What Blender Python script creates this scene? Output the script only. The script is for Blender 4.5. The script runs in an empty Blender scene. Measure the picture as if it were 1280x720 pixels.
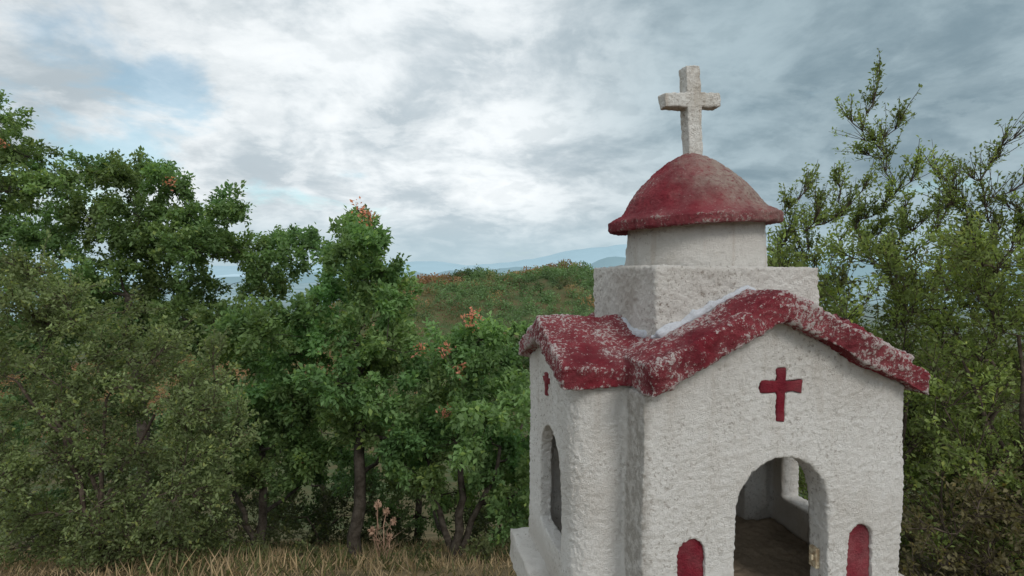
import bpy, bmesh, math, random
import numpy as np
from mathutils import Vector, Matrix, noise as mn
R = math.radians
random.seed(7)
rng = np.random.default_rng(7)
scene = bpy.context.scene
col = scene.collection
F, HZ, CZ = 700.0, 340.0, 1.55
def at(px, py, Y):
    return np.array([(px-640)/F*Y, Y, CZ-(py-HZ)/F*Y])
def sstep(a, b, x):
    t = np.clip((x-a)/(b-a), 0, 1); return t*t*(3-2*t)
def gz(x, y):
    x = np.asarray(x, float); y = np.asarray(y, float)
    s = np.logaddexp(0, np.clip((y-2.0)*2, -60, 1e6))/2
    z = -45*(1-np.exp(-.52*s/45))
    sx = np.where(x < 14, 78., 54.)
    g = np.exp(-.5*((x-14)/sx)**2-.5*((y-220)/72)**2)
    z = z+g*(41.2+1.5*np.sin(x/12.-.9)+1.3*np.sin(x/6.3+y/19.)+.8*np.sin(x/3.1+y/11.)+2.6*np.sin(x/9.+y/28.)*sstep(215, 160, y))
    g2 = np.exp(-.5*((x+32)/26)**2-.5*((y-150)/40)**2)          # spur running down to the left and forward
    z = z+9*g2
    r = np.hypot(x, y)
    w = sstep(400, 1200, r)
    z = z+w*(18*np.sin(x/260.+1)*np.sin(y/330.)+10*np.sin(x/110.+y/150.))
    z = z+.03*np.sin(x*2.1+.3)*np.sin(y*1.7)
    return z
# ------------------------------------------------------------------ objects
def tag(o, label=None, cat=None, group=None, kind=None):
    if label: o['label'] = label
    if cat: o['category'] = cat
    if group: o['group'] = group
    if kind: o['kind'] = kind
    return o
def empty(name, loc, label, cat, group=None, rz=0):
    o = bpy.data.objects.new(name, None); col.objects.link(o)
    o.location = loc; o.rotation_euler = (0, 0, rz); o.empty_display_size = .1
    return tag(o, label, cat, group)
def link(name, me, m, parent=None, smooth=False):
    o = bpy.data.objects.new(name, me); col.objects.link(o)
    me.materials.clear(); me.materials.append(m)
    if smooth: me.polygons.foreach_set('use_smooth', [True]*len(me.polygons))
    if parent: o.parent = parent
    return o
# ------------------------------------------------------------------ materials
class NT:
    def __init__(s, nt): s.nt = nt
    def n(s, t, **k):
        nd = s.nt.nodes.new(t)
        for a, b in k.items(): setattr(nd, a, b)
        return nd
    def set(s, inp, v):
        if v is None: return
        if isinstance(v, bpy.types.NodeSocket): s.nt.links.new(v, inp)
        elif isinstance(v, tuple) and len(v) == 3 and inp.type == 'RGBA': inp.default_value = (*v, 1)
        else: inp.default_value = v
    def math(s, op, a, b=None, clamp=False):
        nd = s.n('ShaderNodeMath', operation=op, use_clamp=clamp)
        s.set(nd.inputs[0], a); s.set(nd.inputs[1], b); return nd.outputs[0]
    def vm(s, op, a, b=None):
        nd = s.n('ShaderNodeVectorMath', operation=op)
        s.set(nd.inputs[0], a); s.set(nd.inputs[1], b)
        return nd.outputs['Value'] if op in ('DOT_PRODUCT', 'LENGTH') else nd.outputs[0]
    def sep(s, v):
        nd = s.n('ShaderNodeSeparateXYZ'); s.set(nd.inputs[0], v); return nd.outputs
    def step(s, v, a, b, lo=0., hi=1.):
        nd = s.n('ShaderNodeMapRange', interpolation_type='SMOOTHSTEP')
        s.set(nd.inputs[0], v); s.set(nd.inputs[1], a); s.set(nd.inputs[2], b); s.set(nd.inputs[3], lo); s.set(nd.inputs[4], hi)
        return nd.outputs[0]
    def noise(s, vec, sc, det=6, rough=.55, dist=0.):
        nd = s.n('ShaderNodeTexNoise')
        s.set(nd.inputs['Vector'], vec); nd.inputs['Scale'].default_value = sc
        nd.inputs['Detail'].default_value = det; nd.inputs['Roughness'].default_value = rough; nd.inputs['Distortion'].default_value = dist
        return nd.outputs[0]
    def mix(s, f, a, b, bt='MIX'):
        nd = s.n('ShaderNodeMix', data_type='RGBA', blend_type=bt)
        s.set(nd.inputs[0], f); s.set(nd.inputs[6], a); s.set(nd.inputs[7], b)
        return nd.outputs[2]
    def bump(s, h, st, d):
        nd = s.n('ShaderNodeBump'); nd.inputs['Strength'].default_value = st; nd.inputs['Distance'].default_value = d
        s.set(nd.inputs['Height'], h); return nd.outputs[0]
def mat(name, rough=.9, spec=.2):
    m = bpy.data.materials.new(name); m.use_nodes = True
    t = NT(m.node_tree); b = m.node_tree.nodes['Principled BSDF']
    b.inputs['Roughness'].default_value = rough; b.inputs['Specular IOR Level'].default_value = spec
    return m, t, b
def stucco(name, base, grime, amount=.5, spots=.35, streak=None, shrine=False):
    m, t, b = mat(name, .92, .15)
    p = t.n('ShaderNodeTexCoord').outputs['Object']
    pt = t.n('ShaderNodeNewGeometry').outputs['Pointiness']
    g = t.step(t.noise(p, 5., 8, .65), .44, .70)
    c = t.mix(t.math('MULTIPLY', g, amount), base, grime)
    sp = t.step(t.noise(p, 130., 5, .65), .54, .65)
    sp2 = t.step(t.noise(p, 7., 5, .6), .36, .65)
    k = t.math('MULTIPLY', t.math('MULTIPLY', sp, sp2), spots)
    if shrine:
        x, y, z = t.sep(p); ax = t.math('ABSOLUTE', x); ay = t.math('ABSOLUTE', y)
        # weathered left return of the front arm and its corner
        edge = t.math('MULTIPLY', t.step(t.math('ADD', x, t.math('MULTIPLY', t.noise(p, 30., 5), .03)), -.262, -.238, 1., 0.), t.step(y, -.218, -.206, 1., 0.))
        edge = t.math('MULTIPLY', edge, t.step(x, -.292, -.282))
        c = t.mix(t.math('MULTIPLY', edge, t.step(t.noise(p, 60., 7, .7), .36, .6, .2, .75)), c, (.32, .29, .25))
        # interior shade painted into the wall colour as a smoke stained tone
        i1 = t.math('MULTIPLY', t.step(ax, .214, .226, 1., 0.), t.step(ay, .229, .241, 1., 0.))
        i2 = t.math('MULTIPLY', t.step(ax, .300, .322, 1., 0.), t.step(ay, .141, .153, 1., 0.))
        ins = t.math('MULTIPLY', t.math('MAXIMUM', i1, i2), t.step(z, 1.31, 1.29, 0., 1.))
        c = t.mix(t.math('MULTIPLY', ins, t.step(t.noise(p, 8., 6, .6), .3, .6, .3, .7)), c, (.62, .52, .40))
        low = t.step(t.math('ADD', z, t.math('MULTIPLY', t.noise(p, 14., 6, .7), .12)), .93, 1.02, .42, 0.)
        c = t.mix(low, c, (.46, .39, .31))
        # run-off stains under the eaves
        sv = t.n('ShaderNodeMapping'); t.set(sv.inputs[0], p); sv.inputs['Scale'].default_value = (22, 22, 2.2)
        ro = t.math('MULTIPLY', t.step(t.noise(sv.outputs[0], 1.3, 5, .6), .52, .72), t.step(z, 1.0, 1.35, .08, .4))
        c = t.mix(ro, c, (.56, .50, .43))
    c = t.mix(k, c, (.27, .22, .175))
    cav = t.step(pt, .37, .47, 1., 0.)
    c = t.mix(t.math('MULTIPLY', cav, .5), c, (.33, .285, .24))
    if streak:
        sv = t.n('ShaderNodeMapping'); t.set(sv.inputs[0], p); sv.inputs['Scale'].default_value = (14, 14, 1.5)
        sk = t.step(t.noise(sv.outputs[0], 1.6, 4, .6), .52, .7)
        c = t.mix(t.math('MULTIPLY', sk, streak), c, (.42, .31, .20))
    t.set(b.inputs['Base Color'], c)
    h = t.math('ADD', t.math('MULTIPLY', t.noise(p, 170., 6, .8), 1.), t.math('MULTIPLY', t.noise(p, 380., 4, .75), 1.))
    t.set(b.inputs['Normal'], t.bump(h, .95, .0075))
    return m
def red_paint(name, lo, hi, worn=(.50, .45, .42), patch=None, dull=0.):
    m, t, b = mat(name, .92, .10)
    p = t.n('ShaderNodeTexCoord').outputs['Object']
    pt = t.n('ShaderNodeNewGeometry').outputs['Pointiness']
    c = t.mix(t.step(t.noise(p, 14., 6, .6), .35, .65), (.235, .021, .036), (.140, .013, .024))
    if dull: c = t.mix(t.math('MULTIPLY', t.noise(p, 9., 6, .65), dull), c, (.19, .065, .062))
    zone = t.step(t.noise(p, 6.5, 6, .65), .36, .64)
    c = t.mix(t.math('MULTIPLY', t.math('MULTIPLY', zone, t.noise(p, 90., 5, .7)), .6), c, (.40, .20, .20))
    w = t.math('ADD', t.noise(p, 190., 8, .8), t.math('MULTIPLY', t.math('SUBTRACT', zone, .5), .16))
    w = t.math('ADD', w, t.math('MULTIPLY', t.math('SUBTRACT', t.noise(p, 50., 6, .7), .5), .24))
    w = t.math('ADD', w, t.math('MULTIPLY', t.math('SUBTRACT', pt, .5), 1.6))
    c = t.mix(t.step(w, lo, hi), c, t.mix(t.noise(p, 50., 4), worn, tuple(v*.66 for v in worn)))
    if patch:
        d = t.vm('LENGTH', t.vm('SUBTRACT', p, patch[0]))
        k = t.step(t.math('ADD', d, t.math('MULTIPLY', t.math('SUBTRACT', t.noise(p, 18., 6, .7), .5), .20)), patch[1]*.25, patch[1], 1., 0.)
        k = t.math('MULTIPLY', k, t.step(t.noise(p, 90., 8, .78), .30, .54))
        c = t.mix(t.math('MULTIPLY', k, .92), c, t.mix(t.noise(p, 60., 4), (.46, .41, .35), (.22, .15, .13)))
    t.set(b.inputs['Base Color'], c)
    t.set(b.inputs['Normal'], t.bump(t.math('ADD', t.noise(p, 130., 6, .75), t.math('MULTIPLY', t.noise(p, 360., 3, .7), .5)), .95, .009))
    return m
def leaf_mat(name, transl=.45):
    m, t, b = mat(name, .6, .25)
    a = t.n('ShaderNodeAttribute', attribute_name='tint').outputs['Color']
    t.set(b.inputs['Base Color'], a)
    tr = t.n('ShaderNodeBsdfTranslucent'); t.set(tr.inputs[0], t.mix(1., a, (1.35, 1.4, .8), 'MULTIPLY'))
    mx = t.n('ShaderNodeMixShader'); mx.inputs[0].default_value = transl
    out = m.node_tree.nodes['Material Output']
    m.node_tree.links.new(b.outputs[0], mx.inputs[1]); m.node_tree.links.new(tr.outputs[0], mx.inputs[2]); m.node_tree.links.new(mx.outputs[0], out.inputs[0])
    return m
def bark_mat(name, a, c):
    m, t, b = mat(name, .95, .1)
    p = t.n('ShaderNodeTexCoord').outputs['Object']
    t.set(b.inputs['Base Color'], t.mix(t.step(t.noise(p, 18., 6, .65), .35, .65), a, c))
    t.set(b.inputs['Normal'], t.bump(t.noise(p, 60., 5, .7), .6, .01))
    return m
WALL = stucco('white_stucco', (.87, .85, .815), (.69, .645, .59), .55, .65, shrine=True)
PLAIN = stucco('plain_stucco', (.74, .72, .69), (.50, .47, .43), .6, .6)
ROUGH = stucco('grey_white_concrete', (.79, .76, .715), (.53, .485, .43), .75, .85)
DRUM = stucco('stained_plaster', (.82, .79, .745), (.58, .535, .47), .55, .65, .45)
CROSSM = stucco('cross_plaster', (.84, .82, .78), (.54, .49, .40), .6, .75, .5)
CAULK = stucco('pale_mortar', (.76, .79, .85), (.55, .57, .62), .45, .25)
ROOF = red_paint('worn_red_roof', .556, .598, (.60, .53, .51), None, .3)
DOME = red_paint('worn_red_dome', .605, .645, (.44, .36, .33), ((.060, -.105, 1.768), .20), .35)
INLAY = red_paint('red_inlay', .80, .9)
SOIL = stucco('dusty_floor', (.38, .30, .22), (.16, .125, .09), .95, .8)
LEAF = leaf_mat('leaf')
DRYM = leaf_mat('dry_leaf', .2)
BARK = bark_mat('bark', (.038, .032, .025), (.088, .076, .064))
TWIG = bark_mat('shrub_bark', (.05, .038, .03), (.12, .095, .075))
SEED = bark_mat('seed_fluff', (.42, .28, .20), (.25, .16, .11))
# ------------------------------------------------------------------ solid helpers
def prism(poly, axis, a, b):
    bm = bmesh.new()
    f = {'y': lambda p, q, s: (p, s, q), 'x': lambda p, q, s: (s, p, q), 'z': lambda p, q, s: (p, q, s)}[axis]
    A = [bm.verts.new(f(p, q, a)) for p, q in poly]; B = [bm.verts.new(f(p, q, b)) for p, q in poly]
    bm.faces.new(A); bm.faces.new(B[::-1]); n = len(poly)
    for i in range(n): bm.faces.new((A[i], B[i], B[(i+1) % n], A[(i+1) % n]))
    bmesh.ops.recalc_face_normals(bm, faces=bm.faces)
    me = bpy.data.meshes.new('m'); bm.to_mesh(me); bm.free(); return me
def boxm(x0, x1, y0, y1, z0, z1):
    return prism([(x0, z0), (x1, z0), (x1, z1), (x0, z1)], 'y', y0, y1)
def lathe(prof, n=96, cx=0.):
    bm = bmesh.new(); rings = []
    for r, z in prof:
        rings.append([bm.verts.new((cx+r*math.cos(2*math.pi*i/n), r*math.sin(2*math.pi*i/n), z)) for i in range(n)])
    for A, B in zip(rings, rings[1:]):
        for i in range(n): bm.faces.new((A[i], A[(i+1) % n], B[(i+1) % n], B[i]))
    bm.faces.new(rings[0][::-1]); bm.faces.new(rings[-1])
    bmesh.ops.recalc_face_normals(bm, faces=bm.faces)
    me = bpy.data.meshes.new('m'); bm.to_mesh(me); bm.free(); return me
def joinm(*ms):
    bm = bmesh.new()
    for m in ms: bm.from_mesh(m)
    me = bpy.data.meshes.new('m'); bm.to_mesh(me); bm.free(); return me
def arch(cx, h, z0, z1, n=18):
    return [(cx-h, z0), (cx+h, z0)]+[(cx+h*math.cos(math.pi*i/n), z1-h+h*math.sin(math.pi*i/n)) for i in range(n+1)]
def evalm(o):
    dg = bpy.context.evaluated_depsgraph_get(); dg.update()
    me = bpy.data.meshes.new_from_object(o.evaluated_get(dg)); bpy.data.objects.remove(o); return me
def boolm(a, b, op):
    oa = bpy.data.objects.new('a', a); ob = bpy.data.objects.new('b', b); col.objects.link(oa); col.objects.link(ob)
    md = oa.modifiers.new('b', 'BOOLEAN'); md.operation = op; md.object = ob; md.solver = 'EXACT'
    me = evalm(oa); bpy.data.objects.remove(ob); return me
def rough(me, amps, seed=0):
    n = len(me.vertices); co = np.empty(n*3); me.vertices.foreach_get('co', co); co = co.reshape(-1, 3)
    no = np.empty(n*3); me.vertex_normals.foreach_get('vector', no); no = no.reshape(-1, 3)
    d = np.zeros(n); off = Vector((seed*3.7, seed*1.3, seed*2.9))
    for sc, am in amps:
        d += am*np.array([mn.noise(Vector(c)*sc+off) for c in co])
    co = co+no*d[:, None]
    me.vertices.foreach_set('co', co.ravel()); me.update()
def clay(name, me, m, parent, vox=.0045, sm=3, amps=((9, .005), (60, .0014), (140, .0018)), seed=0):
    o = bpy.data.objects.new('t', me); col.objects.link(o)
    md = o.modifiers.new('r', 'REMESH'); md.mode = 'VOXEL'; md.voxel_size = vox
    s = o.modifiers.new('s', 'SMOOTH'); s.factor = .5; s.iterations = sm
    me = evalm(o); rough(me, amps, seed)
    return link(name, me, m, parent, True)
# ------------------------------------------------------------------ shrine
SH = empty('roadside_shrine', (.452, 1.336, 0), 'small white stucco chapel shrine with worn red roof, red dome and white cross', 'shrine', rz=R(10.78))
e, b0 = 1.325, .845
outer = boolm(prism([(-.275, b0), (.275, b0), (.275, e), (-.005, 1.462), (-.275, e)], 'y', -.29, .238),
              prism([(-.202, b0), (.202, b0), (.202, e+.006), (0, 1.406), (-.202, e+.006)], 'x', -.375, .358), 'UNION')
rr_ = .055; cxr, cyr = -.375+rr_, -.202+rr_          # rounded front corner of the left arm
corner = [(-.385, -.212), (cxr, -.212)]+[(cxr-rr_*math.sin(a), cyr-rr_*math.cos(a)) for a in np.linspace(0, math.pi/2, 12)]+[(-.385, cyr)]
cuts = [prism(corner, 'z', .80, 1.37),
        boxm(-.22, .22, -.235, .183, .80, 1.30), boxm(-.345, .303, -.140, .150, .80, 1.295),
        prism(arch(.009, .1, .80, 1.20), 'y', -.36, -.2),
        prism(arch(-.010, .092, .95, 1.20), 'x', -.46, -.28), prism(arch(.048, .062, .94, 1.18), 'x', .26, .45),
        prism(arch(-.178, .0275, .88, 1.056), 'y', -.36, -.275), prism(arch(.182, .0260, .88, 1.056), 'y', -.36, -.275)]
def crosspoly(cx, zt, zb, za, ht, hw, pw, fl=1.25):
    return [(cx-pw, zb), (cx+pw*.95, zb-.002), (cx+pw*.85, za-ht), (cx+hw*.6, za-ht*.85), (cx+hw, za-ht*fl), (cx+hw*1.03, za+ht*1.1), (cx+pw*1.0, za+ht*.9),
            (cx+pw*1.2, zt), (cx-pw*1.15, zt-.003), (cx-pw*.9, za+ht), (cx-hw*.97, za+ht*fl), (cx-hw*1.02, za-ht), (cx-pw*.9, za-ht)]
fc = crosspoly(.003, 1.370, 1.267, 1.333, .0105, .044, .0092, 1.35)
lc = crosspoly(.012, 1.320, 1.268, 1.303, .0055, .022, .006)
cuts += [prism(fc, 'y', -.36, -.283)]
for c in cuts: outer = boolm(outer, c, 'DIFFERENCE')
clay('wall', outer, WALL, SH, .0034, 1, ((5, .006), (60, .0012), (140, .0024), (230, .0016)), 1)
def slabV(ax, ov0, ov1, apex, sl, th):
    return [(-ov0, apex-sl*(ov0+ax)), (ax, apex), (ov1, apex-sl*(ov1-ax)), (ov1, apex-sl*(ov1-ax)+th*.9), (ax, apex+th), (-ov0, apex-sl*(ov0+ax)+th*.9)]
roofm = joinm(prism(slabV(-.012, .272, .302, 1.461, .495, .058), 'y', -.326, .262), prism(slabV(0, .220, .218, 1.404, .352, .046), 'x', -.403, .375))
RF = clay('roof', roofm, ROOF, SH, .0034, 3, ((7, .011), (20, .0055), (60, .0030), (110, .0026), (200, .0016)), 2)
TB = clay('tower_base', boxm(-.205, .165, -.19, .19, 1.38, 1.561), ROUGH, SH, .0036, 1, ((8, .006), (45, .0022), (140, .0034)), 3)
def pathtube(pts, rad, n=8):
    bm = bmesh.new(); rings = []
    for i, p in enumerate(pts):
        p = Vector(p); t = (Vector(pts[min(i+1, len(pts)-1)])-Vector(pts[max(i-1, 0)])).normalized()
        u = t.orthogonal().normalized(); v = t.cross(u); r = rad*(.6+.8*random.random())
        rings.append([bm.verts.new(p+(u*math.cos(2*math.pi*k/n)+v*math.sin(2*math.pi*k/n))*r) for k in range(n)])
    for A, B in zip(rings, rings[1:]):
        for k in range(n): bm.faces.new((A[k], A[(k+1) % n], B[(k+1) % n], B[k]))
    bm.faces.new(rings[0][::-1]); bm.faces.new(rings[-1]); bmesh.ops.recalc_face_normals(bm, faces=bm.faces)
    me = bpy.data.meshes.new('m'); bm.to_mesh(me); bm.free(); return me
jp = []
for y in np.linspace(.18, -.186, 16): jp.append((-.2040, y, max(1.517-.495*.194, 1.449-.352*abs(y))-.002))
for x in np.linspace(-.20, .165, 20): jp.append((x, -.1895, 1.519-.495*abs(x+.012)-.003))
clay('mortar_joint', pathtube(jp, .0096), CAULK, TB, .0025, 2, ((30, .006), (90, .003)), 4)
DX = -.026
clay('drum', lathe([(.153, 1.545), (.158, 1.565), (.156, 1.62), (.152, 1.68)], cx=DX+.006), DRUM, SH, .0038, 1, ((9, .003), (45, .0014), (140, .0024)), 5)
dp = [(.14, 1.659), (.190, 1.652), (.1945, 1.654), (.1955, 1.674), (.187, 1.680), (.166, 1.690), (.155, 1.702),
      (.143, 1.723), (.125, 1.746), (.104, 1.767), (.082, 1.786), (.060, 1.803), (.039, 1.816), (.020, 1.825), (.010, 1.829)]
DM = clay('dome', lathe(dp, cx=DX), DOME, SH, .0030, 1, ((8, .0030), (40, .0012), (120, .0020), (220, .0012)), 6)
def cbox(cx, cz, w, h, d): return boxm(cx-w/2, cx+w/2, -d/2, d/2, cz-h/2, cz+h/2)
cx = DX+.009
cm = joinm(cbox(cx, 1.921, .034, .218, .034), cbox(cx-.002, 1.951, .140, .033, .033))
CR = clay('cross', cm, CROSSM, SH, .0024, 1, ((14, .004), (60, .0018), (150, .0016)), 7)
for o in (DM, CR):
    piv = Vector((DX, 0, 1.66))
    o.matrix_local = Matrix.Translation(piv) @ Matrix.Rotation(R(-3.0), 4, 'Y') @ Matrix.Translation(-piv)
clay('niche', prism(arch(-.178, .0300, .878, 1.0585), 'y', -.2825, -.262), INLAY, SH, .0022, 2, ((120, .001),), 8)
clay('niche', prism(arch(.182, .0285, .878, 1.0585), 'y', -.2825, -.262), INLAY, SH, .0022, 2, ((120, .001),), 9)
clay('painted_cross', prism(fc, 'y', -.2890, -.272), INLAY, SH, .002, 1, ((60, .0012),), 10)
clay('painted_cross', prism(lc, 'x', -.381, -.36), INLAY, SH, .002, 1, ((90, .0015),), 11)
clay('base_slab', boxm(-.42, .42, -.36, .25, .78, .86), ROUGH, SH, .006, 3, ((9, .006), (45, .004)), 12)
clay('pedestal', boxm(-.34, .34, -.29, .20, -.14, .785), PLAIN, SH, .012, 2, ((6, .008), (30, .005)), 13)
clay('shrine_floor', joinm(boxm(-.216, .216, -.23, .178, .85, .870), boxm(-.335, .295, -.136, .146, .85, .869)), SOIL, SH, .004, 2, ((12, .008), (50, .006), (120, .003)), 14)
brass, t_, bb = mat('worn_brass', .55, .4); bb.inputs['Metallic'].default_value = .35
t_.set(bb.inputs['Base Color'], t_.mix(t_.step(t_.noise(t_.n('ShaderNodeTexCoord').outputs['Object'], 120., 4), .4, .62), (.60, .52, .37), (.34, .25, .16)))
bm = bmesh.new(); bm.from_mesh(joinm(boxm(.101, .110, -.268, -.247, .962, 1.002), boxm(.096, .102, -.262, -.253, .977, .988)))
bmesh.ops.bevel(bm, geom=bm.edges[:], offset=.0012, segments=1, affect='EDGES')
lm = bpy.data.meshes.new('latch'); bm.to_mesh(lm); bm.free(); link('latch', lm, brass, SH)
# ------------------------------------------------------------------ vegetation
def unit(v): return v/np.maximum(np.linalg.norm(v, axis=-1, keepdims=True), 1e-9)
def leaves_mesh(name, P, D, N, L, W, C):
    n = len(P); D = unit(D); S = unit(np.cross(D, N)); N2 = np.cross(S, D)
    L = L[:, None]; W = W[:, None]
    V = np.stack([P, P+D*L*.5+S*W*.5+N2*W*.14, P+D*L-N2*L*.1, P+D*L*.5-S*W*.5+N2*W*.14], 1).reshape(-1, 3)
    i = np.arange(n)[:, None]*4
    T = np.concatenate([i+np.array([[0, 1, 2]]), i+np.array([[0, 2, 3]])], 1).reshape(-1)
    me = bpy.data.meshes.new(name)
    me.vertices.add(n*4); me.vertices.foreach_set('co', V.ravel())
    me.loops.add(n*6); me.loops.foreach_set('vertex_index', T.astype(np.int32))
    me.polygons.add(n*2); me.polygons.foreach_set('loop_start', np.arange(0, n*6, 3, dtype=np.int32))
    me.update(calc_edges=True)
    a = me.attributes.new('tint', 'FLOAT_COLOR', 'POINT')
    a.data.foreach_set('color', np.repeat(np.concatenate([C, np.ones((n, 1))], 1), 4, 0).ravel().astype(np.float32))
    return me
class Plant:
    def __init__(s, base):
        s.base = np.array(base, float); s.V = []; s.F = []; s.nv = 0; s.nodes = []; s.nr = []; s.clear()
    def clear(s): s.P = []; s.D = []; s.N = []; s.L = []; s.C = []
    def tube(s, pts, rad, k=5):
        pts = np.asarray(pts); n = len(pts); t = unit(np.gradient(pts, axis=0))
        up = np.array([.31, .17, .93]) if abs(t[0][2]) < .8 else np.array([.9, .3, .1])
        u = unit(np.cross(t, up)); v = np.cross(t, u); a = np.arange(k)*2*math.pi/k
        ring = pts[:, None]+(u[:, None]*np.cos(a)[None, :, None]+v[:, None]*np.sin(a)[None, :, None])*np.asarray(rad)[:, None, None]
        s.V.append(ring.reshape(-1, 3))
        for i in range(n-1):
            for j in range(k):
                s.F.append((s.nv+i*k+j, s.nv+i*k+(j+1) % k, s.nv+(i+1)*k+(j+1) % k, s.nv+(i+1)*k+j))
        s.nv += n*k
    def stem(s, pts, r0, r1, k=7):
        pts = np.asarray(pts, float); d = np.r_[0, np.cumsum(np.linalg.norm(np.diff(pts, axis=0), axis=1))]
        n = max(5, int(d[-1]/.14)); q = np.linspace(0, d[-1], n)
        p = np.stack([np.interp(q, d, pts[:, i]) for i in range(3)], 1)
        p[1:-1] += rng.normal(0, .018, (n-2, 3)); rad = np.linspace(r0, r1, n)
        s.tube(p, rad, k); s.nodes += list(p[n//4:]); s.nr += list(rad[n//4:]); return p
    def connect(s, tgt, kr=.02, bend=.25, hz=1.0):
        nd = np.array(s.nodes); dv = (tgt-nd); d = np.linalg.norm(dv, axis=1)
        dw = np.linalg.norm(dv*np.array([hz, hz, 1]), axis=1)
        cost = dw+np.maximum(0, nd[:, 2]-tgt[2]+.15*d)*1.2*hz
        i = int(np.argmin(cost)); p0 = nd[i]; r0 = min(s.nr[i]*.72, kr*math.sqrt(d[i])+.004); r1 = max(.0035, r0*.35)
        n = max(4, int(d[i]/.12)); t = np.linspace(0, 1, n)[:, None]
        mid = (p0+tgt)/2+rng.normal(0, .10*d[i]/hz, 3)+np.array([0, 0, -bend*d[i]*.4])
        p = (1-t)**2*p0+2*t*(1-t)*mid+t*t*tgt; p[1:-1] += rng.normal(0, .012, (n-2, 3))
        rad = np.linspace(r0, r1, n); s.tube(p, rad, 5 if r0 > .008 else 4)
        s.nodes += list(p[1:]); s.nr += list(rad[1:]); return p
    def leaf(s, P, D, N, L, C):
        s.P.append(P); s.D.append(D); s.N.append(N); s.L.append(L); s.C.append(C)
    def twig(s, p0, d, ln, nl, lf, c, draw=True, r=.0035, t0=.3, wob=.8, flat=.9, jit=.035):
        n = 4; t = np.linspace(0, 1, n)[:, None]; bend = rng.normal(0, .18, 3)
        pts = p0+d*ln*t+bend*ln*t*t
        if draw: s.tube(pts, np.linspace(r, r*.4, n), 3)
        if nl == 0: return
        q = t0+(1-t0)*np.sqrt(rng.random(nl)); q = q[:, None]
        P = p0+d*ln*q+bend*ln*q*q+rng.normal(0, jit, (nl, 3))
        D = d*.6+rng.normal(0, wob, (nl, 3)); N = np.array([0, 0, flat])+rng.normal(0, .6, (nl, 3))
        sh = rng.random((nl, 1))
        C = c*(.76+.48*sh); y = rng.random((nl, 1))
        C = np.where(y > .93, C*np.array([1.35, 1.2, .9]), C)
        s.leaf(P, D, N, lf*(.6+.7*rng.random(nl)), C)
    def clump(s, c, r, ntw, nl, lf, colr, squash=.75, draw=True):
        for _ in range(ntw):
            d = rng.normal(0, 1, 3); d[2] = d[2]*squash+.25; d = d/np.linalg.norm(d)
            s.twig(c-d*r*.05, d, r*(.55+.65*rng.random()), nl, lf, colr*(.80+.40*rng.random()), draw)
    def crown(s, root, lmat, wid, name):
        P = np.concatenate(s.P)-s.base; L = np.concatenate(s.L)
        me = leaves_mesh(name, P, np.concatenate(s.D), np.concatenate(s.N), L, L*wid, np.clip(np.concatenate(s.C), .005, .8))
        link(name, me, lmat, root); s.clear()
    def wood(s, root, wmat, name):
        me = bpy.data.meshes.new(name); me.from_pydata((np.concatenate(s.V)-s.base).tolist(), [], s.F); me.update()
        link(name, me, wmat, root, True)
    def done(s, root, wmat, lmat, wid=.55, stemname='trunk', crown='crown'):
        s.wood(root, wmat, stemname); s.crown(root, lmat, wid, crown)
OAK = np.array([.145, .238, .092]); RUST = np.array([.58, .24, .17])
def oak(label, px, Y, trunk_top, r0, clumps, rust=(), tint=1.0, lf=.061, ntw=18, nl=80, group='oak trees on the slope', back=True, forks=()):
    x = (px-640)/F*Y; z = float(gz(x, Y)); base = (x, Y, z)
    root = empty('oak_tree', base, label, 'tree', group); p = Plant(base)
    top = at(trunk_top[0], trunk_top[1], Y)
    b = np.array([x, Y, z-.08]); p.stem([b, b*.55+top*.45+np.array([.06, .05, 0]), top], r0, r0*.45, 8)
    for fx, fy, dy in forks:
        f = at(fx, fy, Y+dy); m = b*.35+f*.65+np.array([0, 0, -.1]); p.stem([b+np.array([.03, .02, 0]), m, f], r0*.75, r0*.3, 7)
    T = []
    for cx, cy, cr in clumps:
        T.append((at(cx, cy, Y+rng.normal(0, .28)), cr/F*Y, None))
        if back: T.append((at(cx+rng.normal(0, 12), cy+rng.normal(8, 12), Y+.55+.4*rng.random()), cr/F*Y*.95, None))
    for cx, cy, cr in rust: T.append((at(cx, cy, Y-.45), cr/F*Y, RUST))
    T.sort(key=lambda q: np.linalg.norm(q[0]-top))
    for c, r, cc in T:
        p.connect(c, .03)
        if cc is None:
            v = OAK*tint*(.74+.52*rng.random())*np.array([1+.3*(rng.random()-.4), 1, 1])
            k = (r/.42)**2
            p.clump(c, r, max(6, int(ntw*min(1.3, max(.6, k)))), nl, lf, v)
        else: p.clump(c, r, 4, 8, lf*.65, cc)
    p.done(root, BARK, LEAF); return root
oak('tall dark green oak spreading over the upper left above the grey-green shrub', 175, 7.6, (160, 370), .11,
    [(2, 155, 34), (38, 197, 36), (12, 240, 45), (78, 235, 42), (120, 210, 26), (155, 222, 36), (195, 224, 26), (112, 275, 46), (178, 272, 44), (238, 268, 34), (60, 300, 50),
     (-25, 200, 50), (-30, 290, 55), (285, 275, 32), (245, 318, 40), (150, 335, 46), (300, 315, 36), (345, 300, 32), (365, 325, 32), (205, 360, 42), (10, 340, 50), (90, 360, 46), (330, 345, 28), (390, 310, 26), (265, 300, 36), (220, 240, 26), (60, 420, 50), (150, 420, 44), (-20, 410, 50),
     (200, 405, 42), (255, 365, 32), (180, 310, 40), (215, 300, 36), (310, 350, 28), (140, 385, 40), (230, 400, 36)],
    rust=[(5, 178, 6), (212, 232, 7)], tint=.92)
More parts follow.
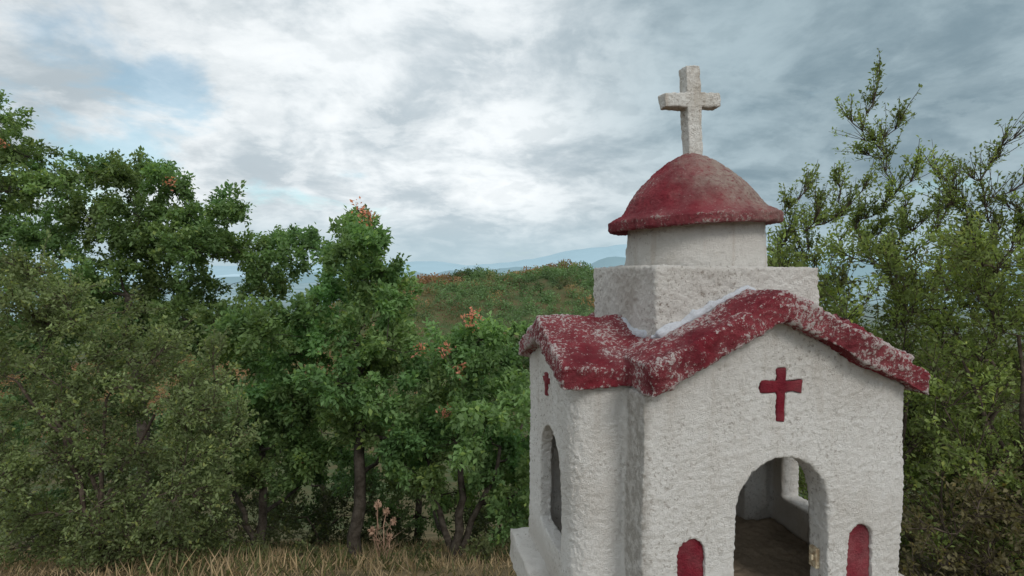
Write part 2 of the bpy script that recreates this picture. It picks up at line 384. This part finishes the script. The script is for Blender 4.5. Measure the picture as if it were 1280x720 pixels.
oak('oak with a rust coloured leaf tuft at its tip, left of the hill', 440, 5.8, (445, 430), .075,
    [(450, 285, 30), (468, 305, 30), (430, 318, 30), (478, 340, 30), (455, 350, 42), (418, 365, 34), (488, 380, 30), (450, 410, 48), (400, 425, 44), (482, 435, 44), (360, 445, 44), (420, 480, 50),
     (330, 420, 42), (300, 412, 34), (375, 400, 32), (470, 505, 46), (380, 510, 48), (440, 545, 40), (330, 490, 44), (500, 550, 38), (385, 565, 36), (430, 520, 40), (460, 455, 40)],
    rust=[(447, 262, 12), (462, 272, 8), (525, 438, 5)], tint=1.05)
oak('low bushy oak with small orange leaf tufts beside the left wall of the shrine', 562, 5.6, (575, 560), .055,
    [(600, 425, 32), (560, 440, 34), (625, 452, 32), (530, 470, 36), (585, 475, 44), (640, 490, 42), (545, 500, 42), (610, 525, 50), (520, 540, 38), (570, 555, 48), (640, 560, 50), (540, 595, 38), (600, 605, 42), (655, 615, 44), (505, 585, 32), (680, 520, 44), (690, 600, 44), (640, 650, 34)],
    rust=[(590, 402, 5), (555, 440, 7), (570, 461, 7), (560, 520, 4), (595, 394, 4)], forks=((530, 560, .2), (625, 560, .1)), tint=1.12)
oak('dark oak behind the grey-green shrub, left of the rust tipped oak', 318, 6.8, (320, 520), .06,
    [(290, 425, 36), (330, 450, 40), (270, 490, 40), (245, 430, 36), (265, 405, 28), (300, 400, 26), (340, 410, 28), (320, 510, 46), (370, 500, 36), (290, 550, 44), (350, 555, 42), (400, 570, 34), (260, 585, 36), (310, 595, 36), (365, 600, 32), (230, 540, 40)], tint=.88, rust=[(377, 452, 5), (385, 578, 5)], forks=((275, 560, .1),))
oak('oak standing farther down the slope between the two nearer oaks', 520, 9.5, (515, 520), .07,
    [(500, 435, 28), (530, 462, 28), (480, 470, 34), (520, 500, 36), (560, 500, 30), (490, 540, 36), (540, 550, 36), (580, 560, 34), (450, 590, 40), (510, 610, 40), (570, 620, 40), (630, 600, 40), (540, 650, 34), (480, 650, 34), (610, 655, 34)], tint=.62, back=False, ntw=13)
for k, (px, Y, lab, cl) in enumerate([
    (120, 10.5, 'shaded oak far left, low behind the grey-green shrub', [(20, 450, 46), (100, 430, 50), (180, 425, 44), (240, 440, 40), (60, 540, 50), (150, 530, 50), (230, 530, 46), (10, 560, 40), (100, 620, 46), (190, 620, 44), (250, 640, 40), (110, 480, 46), (60, 480, 46)]),
    (400, 10.8, 'shaded oak low behind the trunk of the rust tipped oak', [(340, 540, 40), (400, 530, 44), (450, 540, 40), (310, 590, 40), (370, 600, 44), (430, 610, 44), (480, 600, 36), (340, 650, 36), (400, 655, 36)]),
    (640, 11.5, 'shaded oak partly hidden behind the left wall of the shrine', [(600, 460, 26), (640, 460, 30), (690, 450, 34), (600, 490, 36), (660, 500, 40), (720, 490, 40), (560, 560, 36), (620, 570, 40), (690, 570, 40), (640, 640, 36)])]):
    oak(lab, px, Y, (px, 590), .08, cl, tint=.5, back=False, ntw=14, nl=64, lf=.085)  # low tint puts the shade on these oaks into their leaf colour
for px, Y, lab, cl in [
    (575, 24, 'round green tree farther down the slope, in front of the wooded hill', [(545, 440, 16), (565, 425, 15), (580, 435, 16), (570, 460, 18), (595, 450, 18)]),
    (650, 28, 'yellowish tree farther down the slope, close to the shrine roof', [(635, 425, 13), (650, 415, 13), (665, 425, 14), (645, 440, 16), (660, 445, 15)])]:
    oak(lab, px, Y, (px, 450), .13, cl, tint=1.0, back=False, ntw=16, nl=60, lf=.17, group='trees farther down the slope')
def shrub(name, label, cat, px, Y, stems, tips, colr, lf, nside, slen, nl, dirb, kr=.014, t0=.35, leafmat=None, bare=0., wid=.5, bend=.2, group=None, hz=1., sr=.020):
    x = (px-640)/F*Y; z = float(gz(x, Y)); base = (x, Y, z)
    root = empty(name, base, label, cat, group); p = Plant(base)
    for sx, sy, sy2 in stems:
        q = at(sx, sy, sy2); b = np.array([x+rng.normal(0, .06), Y+rng.normal(0, .06), z-.06])
        p.stem([b, (b+q)/2+np.array([(b[0]-q[0])*.2, 0, .1]), q], sr, sr*.5, 6)
    T = sorted([(at(*t[:3]), t[3] if len(t) > 3 else 1.) for t in tips], key=lambda q: np.linalg.norm(q[0]-p.base))
    for q, dn in T:
        pts = p.connect(q, kr, bend if dn == 1 else .08, hz)
        n = len(pts); cc = colr*(.68+.64*rng.random())
        tg = unit(np.gradient(pts, axis=0)); f = 1 if dn == 1 else .8
        for _ in range(int(nside*(1 if dn == 1 else 1.8))):
            t = t0+(1-t0)*rng.random(); i = min(n-1, int(t*n))
            d = tg[i]*.7+rng.normal(0, .5, 3)+dirb*(1 if dn == 1 else 1.6); d = d/np.linalg.norm(d)
            L = slen*(.5+.8*rng.random())*(1.15-.6*t)*(1 if dn == 1 else .8)
            p.twig(pts[i], d, L, 0 if rng.random() < bare else max(3, int(nl*dn)), lf*f, cc*(.75+.5*rng.random()), True, .0022, .1, .75, .7, .014 if dn == 1 else .006)
        d = tg[-1]+dirb*.5; d /= np.linalg.norm(d)
        p.twig(pts[-1], d, slen*.8, max(3, int(nl*dn)), lf*f, cc, True, .003, .1, .7, .6, .007)
    p.done(root, TWIG, leafmat or LEAF, wid, 'stems', 'foliage'); return root
def fill(n, poly_top, y1, x0, x1, Ya, Yb):
    xs = [q[0] for q in poly_top]; ys = [q[1] for q in poly_top]; o = []
    for _ in range(n):
        x = x0+(x1-x0)*rng.random(); yt = np.interp(x, xs, ys); o.append((x, yt+(y1-yt)*rng.random(), Ya+(Yb-Ya)*rng.random()))
    return o
OLV = np.array([.165, .208, .092])
shrub('shrub', 'fine leaved grey-green shrub with drooping twigs at the lower left', 'shrub', 110, 3.9, [(60, 520, 3.9), (130, 500, 3.9), (190, 520, 3.8), (20, 480, 4.0)],
      [(0, 325, 3.8), (50, 335, 3.9), (100, 362, 3.8), (160, 388, 3.8), (215, 425, 3.8), (265, 445, 3.7), (295, 520, 3.6), (285, 560, 3.6), (255, 610, 3.6), (270, 485, 3.7)]
      + fill(180, [(-80, 300), (0, 325), (100, 365), (200, 430), (280, 500)], 700, -60, 262, 3.5, 4.5), OLV, .030, 14, .24, 22, np.array([.12, -.05, -.10]), wid=.5)
GRN = np.array([.205, .262, .088])
shrub('shrub', 'tall wild shrub behind the right side of the shrine, spiky shoots against the sky', 'shrub', 1110, 3.0, [(1090, 470, 3.0), (1040, 480, 3.1), (1140, 460, 2.9), (1180, 500, 3.1)],
      [(1093, 105, 3.0, .6), (1090, 180, 3.0, .7), (1062, 155, 3.05, .55), (1120, 155, 2.95, .55), (1140, 215, 2.9, .7), (1045, 230, 3.0, .7), (1010, 235, 3.1, .6), (985, 262, 3.1, .7), (1165, 215, 3., .6), (1075, 240, 2.9, .75), (1110, 250, 3., .75), (1030, 280, 3., .8), (975, 305, 3.2, .8), (1150, 280, 2.9, .8), (1000, 320, 3.2), (1060, 320, 3.2),
       (1105, 200, 3.05, .65), (1080, 195, 3.1, .65), (1130, 260, 3.1, .8), (1050, 270, 3.1, .8), (1070, 280, 3.2, .8), (1100, 290, 3.2, .9), (1170, 270, 3.2, .8), (1010, 280, 3.2, .8), (1185, 250, 3., .7), (990, 290, 3., .8), (1020, 260, 2.9, .7), (1090, 270, 3.1, .8), (1085, 320, 3.), (1120, 310, 3.1), (1160, 300, 3.1)]
      + fill(190, [(950, 325), (1010, 300), (1090, 280), (1200, 295)], 740, 960, 1225, 2.7, 3.8), GRN, .026, 13, .20, 20, np.array([0, 0, .6]), bare=.10, wid=.5, bend=.15, hz=2.0, kr=.010, sr=.017)
shrub('shrub', 'wild shrub at the right edge with long dark half bare branches', 'shrub', 1262, 2.7, [(1240, 450, 2.7), (1275, 420, 2.7), (1210, 460, 2.8)],
      [(1262, 175, 2.65, .3), (1240, 200, 2.7, .35), (1215, 225, 2.7, .45), (1275, 230, 2.6, .45), (1190, 225, 2.8, .6), (1230, 260, 2.7, .65), (1290, 180, 2.7, .3), (1300, 260, 2.7, .5), (1200, 265, 2.8, .8), (1260, 260, 2.8, .7), (1180, 255, 2.8, .7), (1245, 290, 2.7, .8), (1275, 285, 2.8, .8), (1215, 290, 2.8, .8)]
      + fill(175, [(1170, 310), (1250, 295), (1350, 285)], 740, 1165, 1370, 2.4, 3.3), GRN*.93, .026, 12, .20, 19, np.array([0, 0, .5]), bare=.15, wid=.5, bend=.15, hz=1.6, kr=.010, sr=.017)
shrub('shrub', 'dark twiggy thicket low on the right beside the shrine wall', 'shrub', 1200, 3.9, [(1120, 620, 3.9), (1220, 600, 3.9), (1290, 620, 3.9)],
      fill(180, [(960, 330), (1400, 330)], 790, 960, 1420, 3.5, 4.6), np.array([.130, .140, .060]), .034, 13, .32, 19, np.array([0, 0, .1]), bare=.18, bend=.2)
shrub('shrub', 'brownish brush low on the right, in front of the tall shrub stems', 'shrub', 1240, 2.5, [(1170, 690, 2.5), (1230, 680, 2.5), (1290, 690, 2.5)],
      fill(70, [(1130, 650), (1200, 610), (1400, 590)], 830, 1145, 1380, 2.25, 2.75), np.array([.145, .128, .066]), .026, 12, .2, 16, np.array([0, 0, .2]), bare=.35, bend=.2, kr=.009)
for px, Y, lab, tips in [
    (140, 6.0, 'low dark shrub in the grass at the far left bottom', fill(40, [(0, 600), (260, 620)], 725, 0, 260, 5.4, 6.5)),
    (400, 9.2, 'low dark undergrowth shrub behind the oak trunk', fill(50, [(280, 605), (520, 615)], 705, 270, 520, 8.8, 9.8)),
    (300, 7.4, 'small dark undergrowth shrub between the two left trunks', fill(18, [(240, 660), (380, 668)], 714, 240, 375, 6.9, 7.8)),
    (640, 7.4, 'low dark undergrowth shrub left of the shrine base', fill(40, [(560, 645), (740, 600)], 712, 580, 740, 6.8, 8.2))]:
    shrub('shrub', lab, 'shrub', px, Y, [(px-20, 650, Y), (px+25, 648, Y)], tips, np.array([.060, .074, .033]), .055, 11, .42, 17, np.array([0, 0, .15]), group='undergrowth shrubs')
for px, Y, lab, x0, x1, yt in [
    (285, 4.9, 'low green weed in the grass right of the grey-green shrub', 245, 325, 688),
    (398, 5.1, 'low green weed in the grass left of the rust tipped oak trunk', 365, 428, 694),
    (520, 5.0, 'low green weed in the grass between the oak trunk and the bushy oak', 500, 548, 698),
    (610, 4.7, 'low green weed in the grass close to the shrine base', 585, 650, 684)]:
    shrub('weed', lab, 'weed', px, Y, [(px-6, 722, Y), (px+6, 720, Y)], fill(16, [(x0, yt), (x1, yt)], 726, x0, x1, Y-.25, Y+.25), np.array([.105, .125, .055]), .035, 9, .16, 12, np.array([0, 0, .5]), kr=.006, bare=.15, group='low weeds in the grass')
# dry stalk
for px, Y, lab, heads in [(474, 4.3, 'dry pinkish flower stalks standing in the grass below the oak', [(470, 634), (481, 643), (490, 655), (462, 668), (484, 676)])]:
    x = (px-640)/F*Y; z = float(gz(x, Y)); root = empty('dry_flower_stalk', (x, Y, z), lab, 'dry plant'); p = Plant((x, Y, z))
    for hx, hy in heads:
        h = at(hx, hy, Y+rng.normal(0, .08)); b = np.array([x+rng.normal(0, .03), Y, z-.03]); p.stem([b, (b+h)/2+rng.normal(0, .02, 3), h], .006, .004, 4)
        for _ in range(4):
            q = b+(h-b)*(.35+.5*rng.random()); p.twig(q, unit(rng.normal(0, 1, 3)+np.array([0, 0, .8])), .12, 0, .02, RUST)
        bm = bmesh.new(); bmesh.ops.create_icosphere(bm, subdivisions=3, radius=.024)
        for v in bm.verts: v.co *= random.choice((.3, .45, .8, 1.35)); v.co.z *= 1.3
        for v in bm.verts: v.co += Vector(h-p.base)
        sm = bpy.data.meshes.new('seed_head'); bm.to_mesh(sm); bm.free(); link('seed_head', sm, SEED, root)
    p.wood(root, SEED, 'stems')
# dry grass
n = 46000; X = rng.uniform(-8, 5, n); Y = 1.8+10*rng.random(n)**1.1
k = ~((np.abs(X-.45) < .55) & (Y < 1.9)) & ~((X > 1.2) & (Y > 2.2)); X, Y = X[k], Y[k]; n = len(X)
pn = np.sin(X*1.7+1)*np.sin(Y*1.3)+.5*np.sin(X*4.1)*np.sin(Y*3.3)
C = np.where((rng.random(n) < .30+.25*pn)[:, None], np.array([.12, .13, .05]), np.array([.40, .30, .18]))*(.6+.7*rng.random((n, 1)))
D = np.stack([rng.normal(0, .6, n), rng.normal(0, .6, n), np.ones(n)], 1)
gm = leaves_mesh('dry_grass', np.stack([X, Y, gz(X, Y)-.01], 1), D, np.stack([rng.normal(0, 1, n), rng.normal(-.5, 1, n), rng.normal(0, .3, n)], 1), (.04+.12*rng.random(n)**1.5)*(1+.5*pn), np.full(n, .006), C)
tag(link('dry_grass', gm, DRYM), 'straw coloured dry grass growing on the slope under the trees', 'grass', kind='stuff')
# wood on the hill
n = 9500; X = rng.uniform(-190, 110, n); Y = rng.uniform(62, 290, n); Z = gz(X, Y)
cl = np.array([mn.noise(Vector((a/22, b/34, 3.1)))+.4*mn.noise(Vector((a/7, b/9, 7.1))) for a, b in zip(X, Y)])
dk_ = np.array([mn.noise(Vector((a/16, b/22, 9.4))) for a, b in zip(X, Y)])
cl = cl+.26*sstep(170, 215, Y)-.12+.20*sstep(5, -40, X)
rr = rng.uniform(.7, 2.0, n); kk = 44
wv = sstep(.02, .36, cl+rng.normal(0, .09, n))[:, None]
base = (np.array([.135, .215, .098])*(1-wv)+np.array([.335, .190, .110])*wv)*(.74+.52*rng.random((n, 1)))*(1-.45*sstep(.05, .4, dk_))[:, None]
u = unit(rng.normal(0, 1, (n, kk, 3))); P = np.stack([X, Y, Z+rr*.8], 1)[:, None]+u*rr[:, None, None]*np.array([1, 1, 1.15])*rng.uniform(.7, 1.05, (n, kk, 1))
C = np.repeat(base, kk, 0)*(.85+.3*rng.random((n*kk, 1)))
fs_ = np.repeat(np.clip(Y/190, .45, 1.15), kk)
hm = leaves_mesh('hillside_wood', P.reshape(-1, 3), rng.normal(0, 1, (n*kk, 3)), (u+rng.normal(0, .3, u.shape)+np.array([0, 0, .4])).reshape(-1, 3), rng.uniform(.45, .85, n*kk)*fs_, rng.uniform(.38, .65, n*kk)*fs_, C)
tag(link('hillside_wood', hm, LEAF), 'wood of green and rusty autumn trees covering the rounded hill', 'wood', kind='stuff')
# ------------------------------------------------------------------ ground, mountains
nr, na = 230, 300
rad = np.r_[0.3*(15000/.3)**np.linspace(0, 1, nr)]; ang = np.linspace(0, 2*math.pi, na, endpoint=False)
gx = rad[:, None]*np.sin(ang); gy = rad[:, None]*np.cos(ang); gv = np.stack([gx, gy, gz(gx, gy)], 2).reshape(-1, 3)
fs = []
for i in range(nr-1):
    for j in range(na): fs.append((i*na+j, i*na+(j+1) % na, (i+1)*na+(j+1) % na, (i+1)*na+j))
fs.append(tuple(range(na)))
me = bpy.data.meshes.new('ground'); me.from_pydata(gv.tolist(), [], [f[::-1] if len(f) == 4 else f for f in fs]); me.update()
m, t, b = mat('ground', .95, .1)
p = t.n('ShaderNodeNewGeometry').outputs['Position']; ds = t.vm('LENGTH', p)
c1 = t.mix(t.step(t.noise(p, 2.2, 8, .65), .35, .65), (.24, .175, .10), (.09, .075, .04))
gx_, gy_, gz_ = t.sep(p)
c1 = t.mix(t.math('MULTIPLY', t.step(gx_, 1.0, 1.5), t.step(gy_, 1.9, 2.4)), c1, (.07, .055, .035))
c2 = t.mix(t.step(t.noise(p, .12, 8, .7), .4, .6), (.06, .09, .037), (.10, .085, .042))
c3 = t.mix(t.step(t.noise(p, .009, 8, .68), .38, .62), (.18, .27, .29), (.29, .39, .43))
c = t.mix(t.step(ds, 9, 26), c1, c2); c = t.mix(t.step(ds, 300, 1100), c, c3); c = t.mix(t.step(ds, 1200, 6000), c, (.44, .59, .68))  # distance haze painted into the ground colour
t.set(b.inputs['Base Color'], c); t.set(b.inputs['Normal'], t.bump(t.noise(p, 14., 6, .7), .5, .05))
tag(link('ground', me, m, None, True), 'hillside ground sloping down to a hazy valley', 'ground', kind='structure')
def ridge(name, Y, pxs, colr, depth, seed, label, amp=3.):
    xs = np.linspace(pxs[0][0], pxs[-1][0], 300); ys = np.interp(xs, [q[0] for q in pxs], [q[1] for q in pxs])
    V = []
    for x, y in zip(xs, ys):
        y += amp*mn.fractal(Vector((x/75, seed, 0)), .9, 2.1, 6)
        c = at(x, y, Y); V += [(c[0], c[1]-depth, -70), (c[0]+depth*.05*mn.noise(Vector((x/20, seed, 4))), c[1]-depth*.45, -70+(c[2]+70)*(.5+.15*mn.noise(Vector((x/15, seed, 2))))), tuple(c), (c[0], c[1]+depth, -70)]
    fs = [(i*4+k, (i+1)*4+k, (i+1)*4+k+1, i*4+k+1) for i in range(len(xs)-1) for k in range(3)]
    me = bpy.data.meshes.new(name); me.from_pydata(V, [], fs); me.update()
    m, t, b = mat(name+'_haze', 1., 0.)
    p = t.n('ShaderNodeNewGeometry').outputs['Position']
    t.set(b.inputs['Base Color'], t.mix(t.noise(p, .003, 6, .6), tuple(v*.85 for v in colr), colr))  # air haze painted into the ridge colour
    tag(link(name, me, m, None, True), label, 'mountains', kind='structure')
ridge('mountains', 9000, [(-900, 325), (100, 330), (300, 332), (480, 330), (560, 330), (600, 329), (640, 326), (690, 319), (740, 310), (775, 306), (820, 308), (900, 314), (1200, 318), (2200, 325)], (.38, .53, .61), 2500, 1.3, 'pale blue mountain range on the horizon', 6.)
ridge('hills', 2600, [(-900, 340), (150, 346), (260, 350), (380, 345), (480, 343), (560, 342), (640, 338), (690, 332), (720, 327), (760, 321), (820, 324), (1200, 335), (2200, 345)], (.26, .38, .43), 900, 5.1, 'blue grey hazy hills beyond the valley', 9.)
# ------------------------------------------------------------------ world, sun, camera
S = Vector((.36, -.70, .62)).normalized()
w = bpy.data.worlds.new('World'); scene.world = w; w.use_nodes = True
t = NT(w.node_tree); bg = w.node_tree.nodes['Background']; out = w.node_tree.nodes['World Output']
sky = t.n('ShaderNodeTexSky'); sky.sky_type = 'NISHITA'; sky.sun_disc = False
sky.sun_elevation = math.asin(S.z); sky.sun_rotation = math.atan2(S.x, S.y)
t.set(bg.inputs[0], t.mix(1., sky.outputs[0], (.88, 1.03, .92), 'MULTIPLY')); bg.inputs[1].default_value = .14
d = t.vm('NORMALIZE', t.n('ShaderNodeTexCoord').outputs['Generated'])
x, y, z = t.sep(d)
zc = t.math('ADD', t.math('MAXIMUM', z, 0.), .28)
cb = t.n('ShaderNodeCombineXYZ'); t.set(cb.inputs[0], t.math('DIVIDE', x, zc)); t.set(cb.inputs[1], t.math('DIVIDE', y, zc)); cb.inputs[2].default_value = 2.7
uv = cb.outputs[0]
n1 = t.noise(uv, 2.3, 11, .57, .3); n2 = t.noise(uv, .8, 3, .5)
cover = t.math('ADD', t.math('MULTIPLY', n1, .75), t.math('MULTIPLY', n2, .25))
def dirv(px, py):
    v = Vector(((px-640)/F, 1, -(py-HZ)/F)).normalized(); return (v.x, v.y, v.z)
blue = t.step(t.vm('DOT_PRODUCT', d, dirv(130, 150)), .965, .998)
mask = t.step(t.math('SUBTRACT', cover, t.math('MULTIPLY', blue, .16)), .28, .39, .42, 1.)
dens = t.step(t.noise(t.vm('ADD', uv, (.13, .2, 4.)), 2.5, 11, .60, .25), .37, .66)
cc = t.mix(dens, (.82, .86, .88), (.46, .53, .575))
puff = t.step(t.noise(t.vm('ADD', uv, (3.1, 1.2, 8.)), 6.0, 9, .58, .2), .48, .61)
cc = t.mix(t.math('MULTIPLY', puff, .28), cc, (.43, .495, .535))
rim = t.step(t.noise(t.vm('ADD', uv, (7.1, 2.2, 1.)), 3.6, 11, .60, .3), .52, .62)
cc = t.mix(t.math('MULTIPLY', rim, .32), cc, (.90, .93, .94))
glow = t.step(t.vm('DOT_PRODUCT', d, dirv(580, 200)), .82, 1., .97, 1.10)
dk = t.step(t.vm('DOT_PRODUCT', d, dirv(1140, 80)), .81, .985)
back = t.step(y, .1, -.6, 1., 1.5)  # unseen sky behind the camera brightened to add light on the facade
gl = t.math('MULTIPLY', glow, back)
gc = t.n('ShaderNodeCombineXYZ'); [t.set(gc.inputs[i], gl) for i in range(3)]
cc = t.mix(1., cc, gc.outputs[0], 'MULTIPLY')
cc = t.mix(dk, cc, t.mix(1., cc, (.47, .57, .615), 'MULTIPLY'))
cc = t.mix(t.step(z, .01, .14, .85, 0.), cc, (.42, .555, .62))
bg2 = t.n('ShaderNodeBackground'); t.set(bg2.inputs[0], cc); bg2.inputs[1].default_value = 1.06
mk = t.math('MAXIMUM', mask, t.step(z, .02, .12, 1., 0.))
mx = t.n('ShaderNodeMixShader'); t.set(mx.inputs[0], mk)
w.node_tree.links.new(bg.outputs[0], mx.inputs[1]); w.node_tree.links.new(bg2.outputs[0], mx.inputs[2]); w.node_tree.links.new(mx.outputs[0], out.inputs[0])
sl = bpy.data.lights.new('sun', 'SUN'); sl.energy = 1.5; sl.angle = R(18); sl.color = (1, .94, .87)
so = bpy.data.objects.new('sun', sl); col.objects.link(so); so.rotation_euler = (-S).to_track_quat('-Z', 'Y').to_euler(); so.location = (2, -4, 6)
cd = bpy.data.cameras.new('camera'); co = bpy.data.objects.new('camera', cd); col.objects.link(co)
cd.sensor_width = 36; cd.lens = 36*F/1280; cd.clip_start = .05; cd.clip_end = 40000
co.location = (0, 0, CZ); co.rotation_euler = (R(90)-math.atan(20/F), 0, 0)
scene.camera = co
scene.view_settings.view_transform = 'Standard'; scene.view_settings.look = 'None'; scene.view_settings.exposure = 0
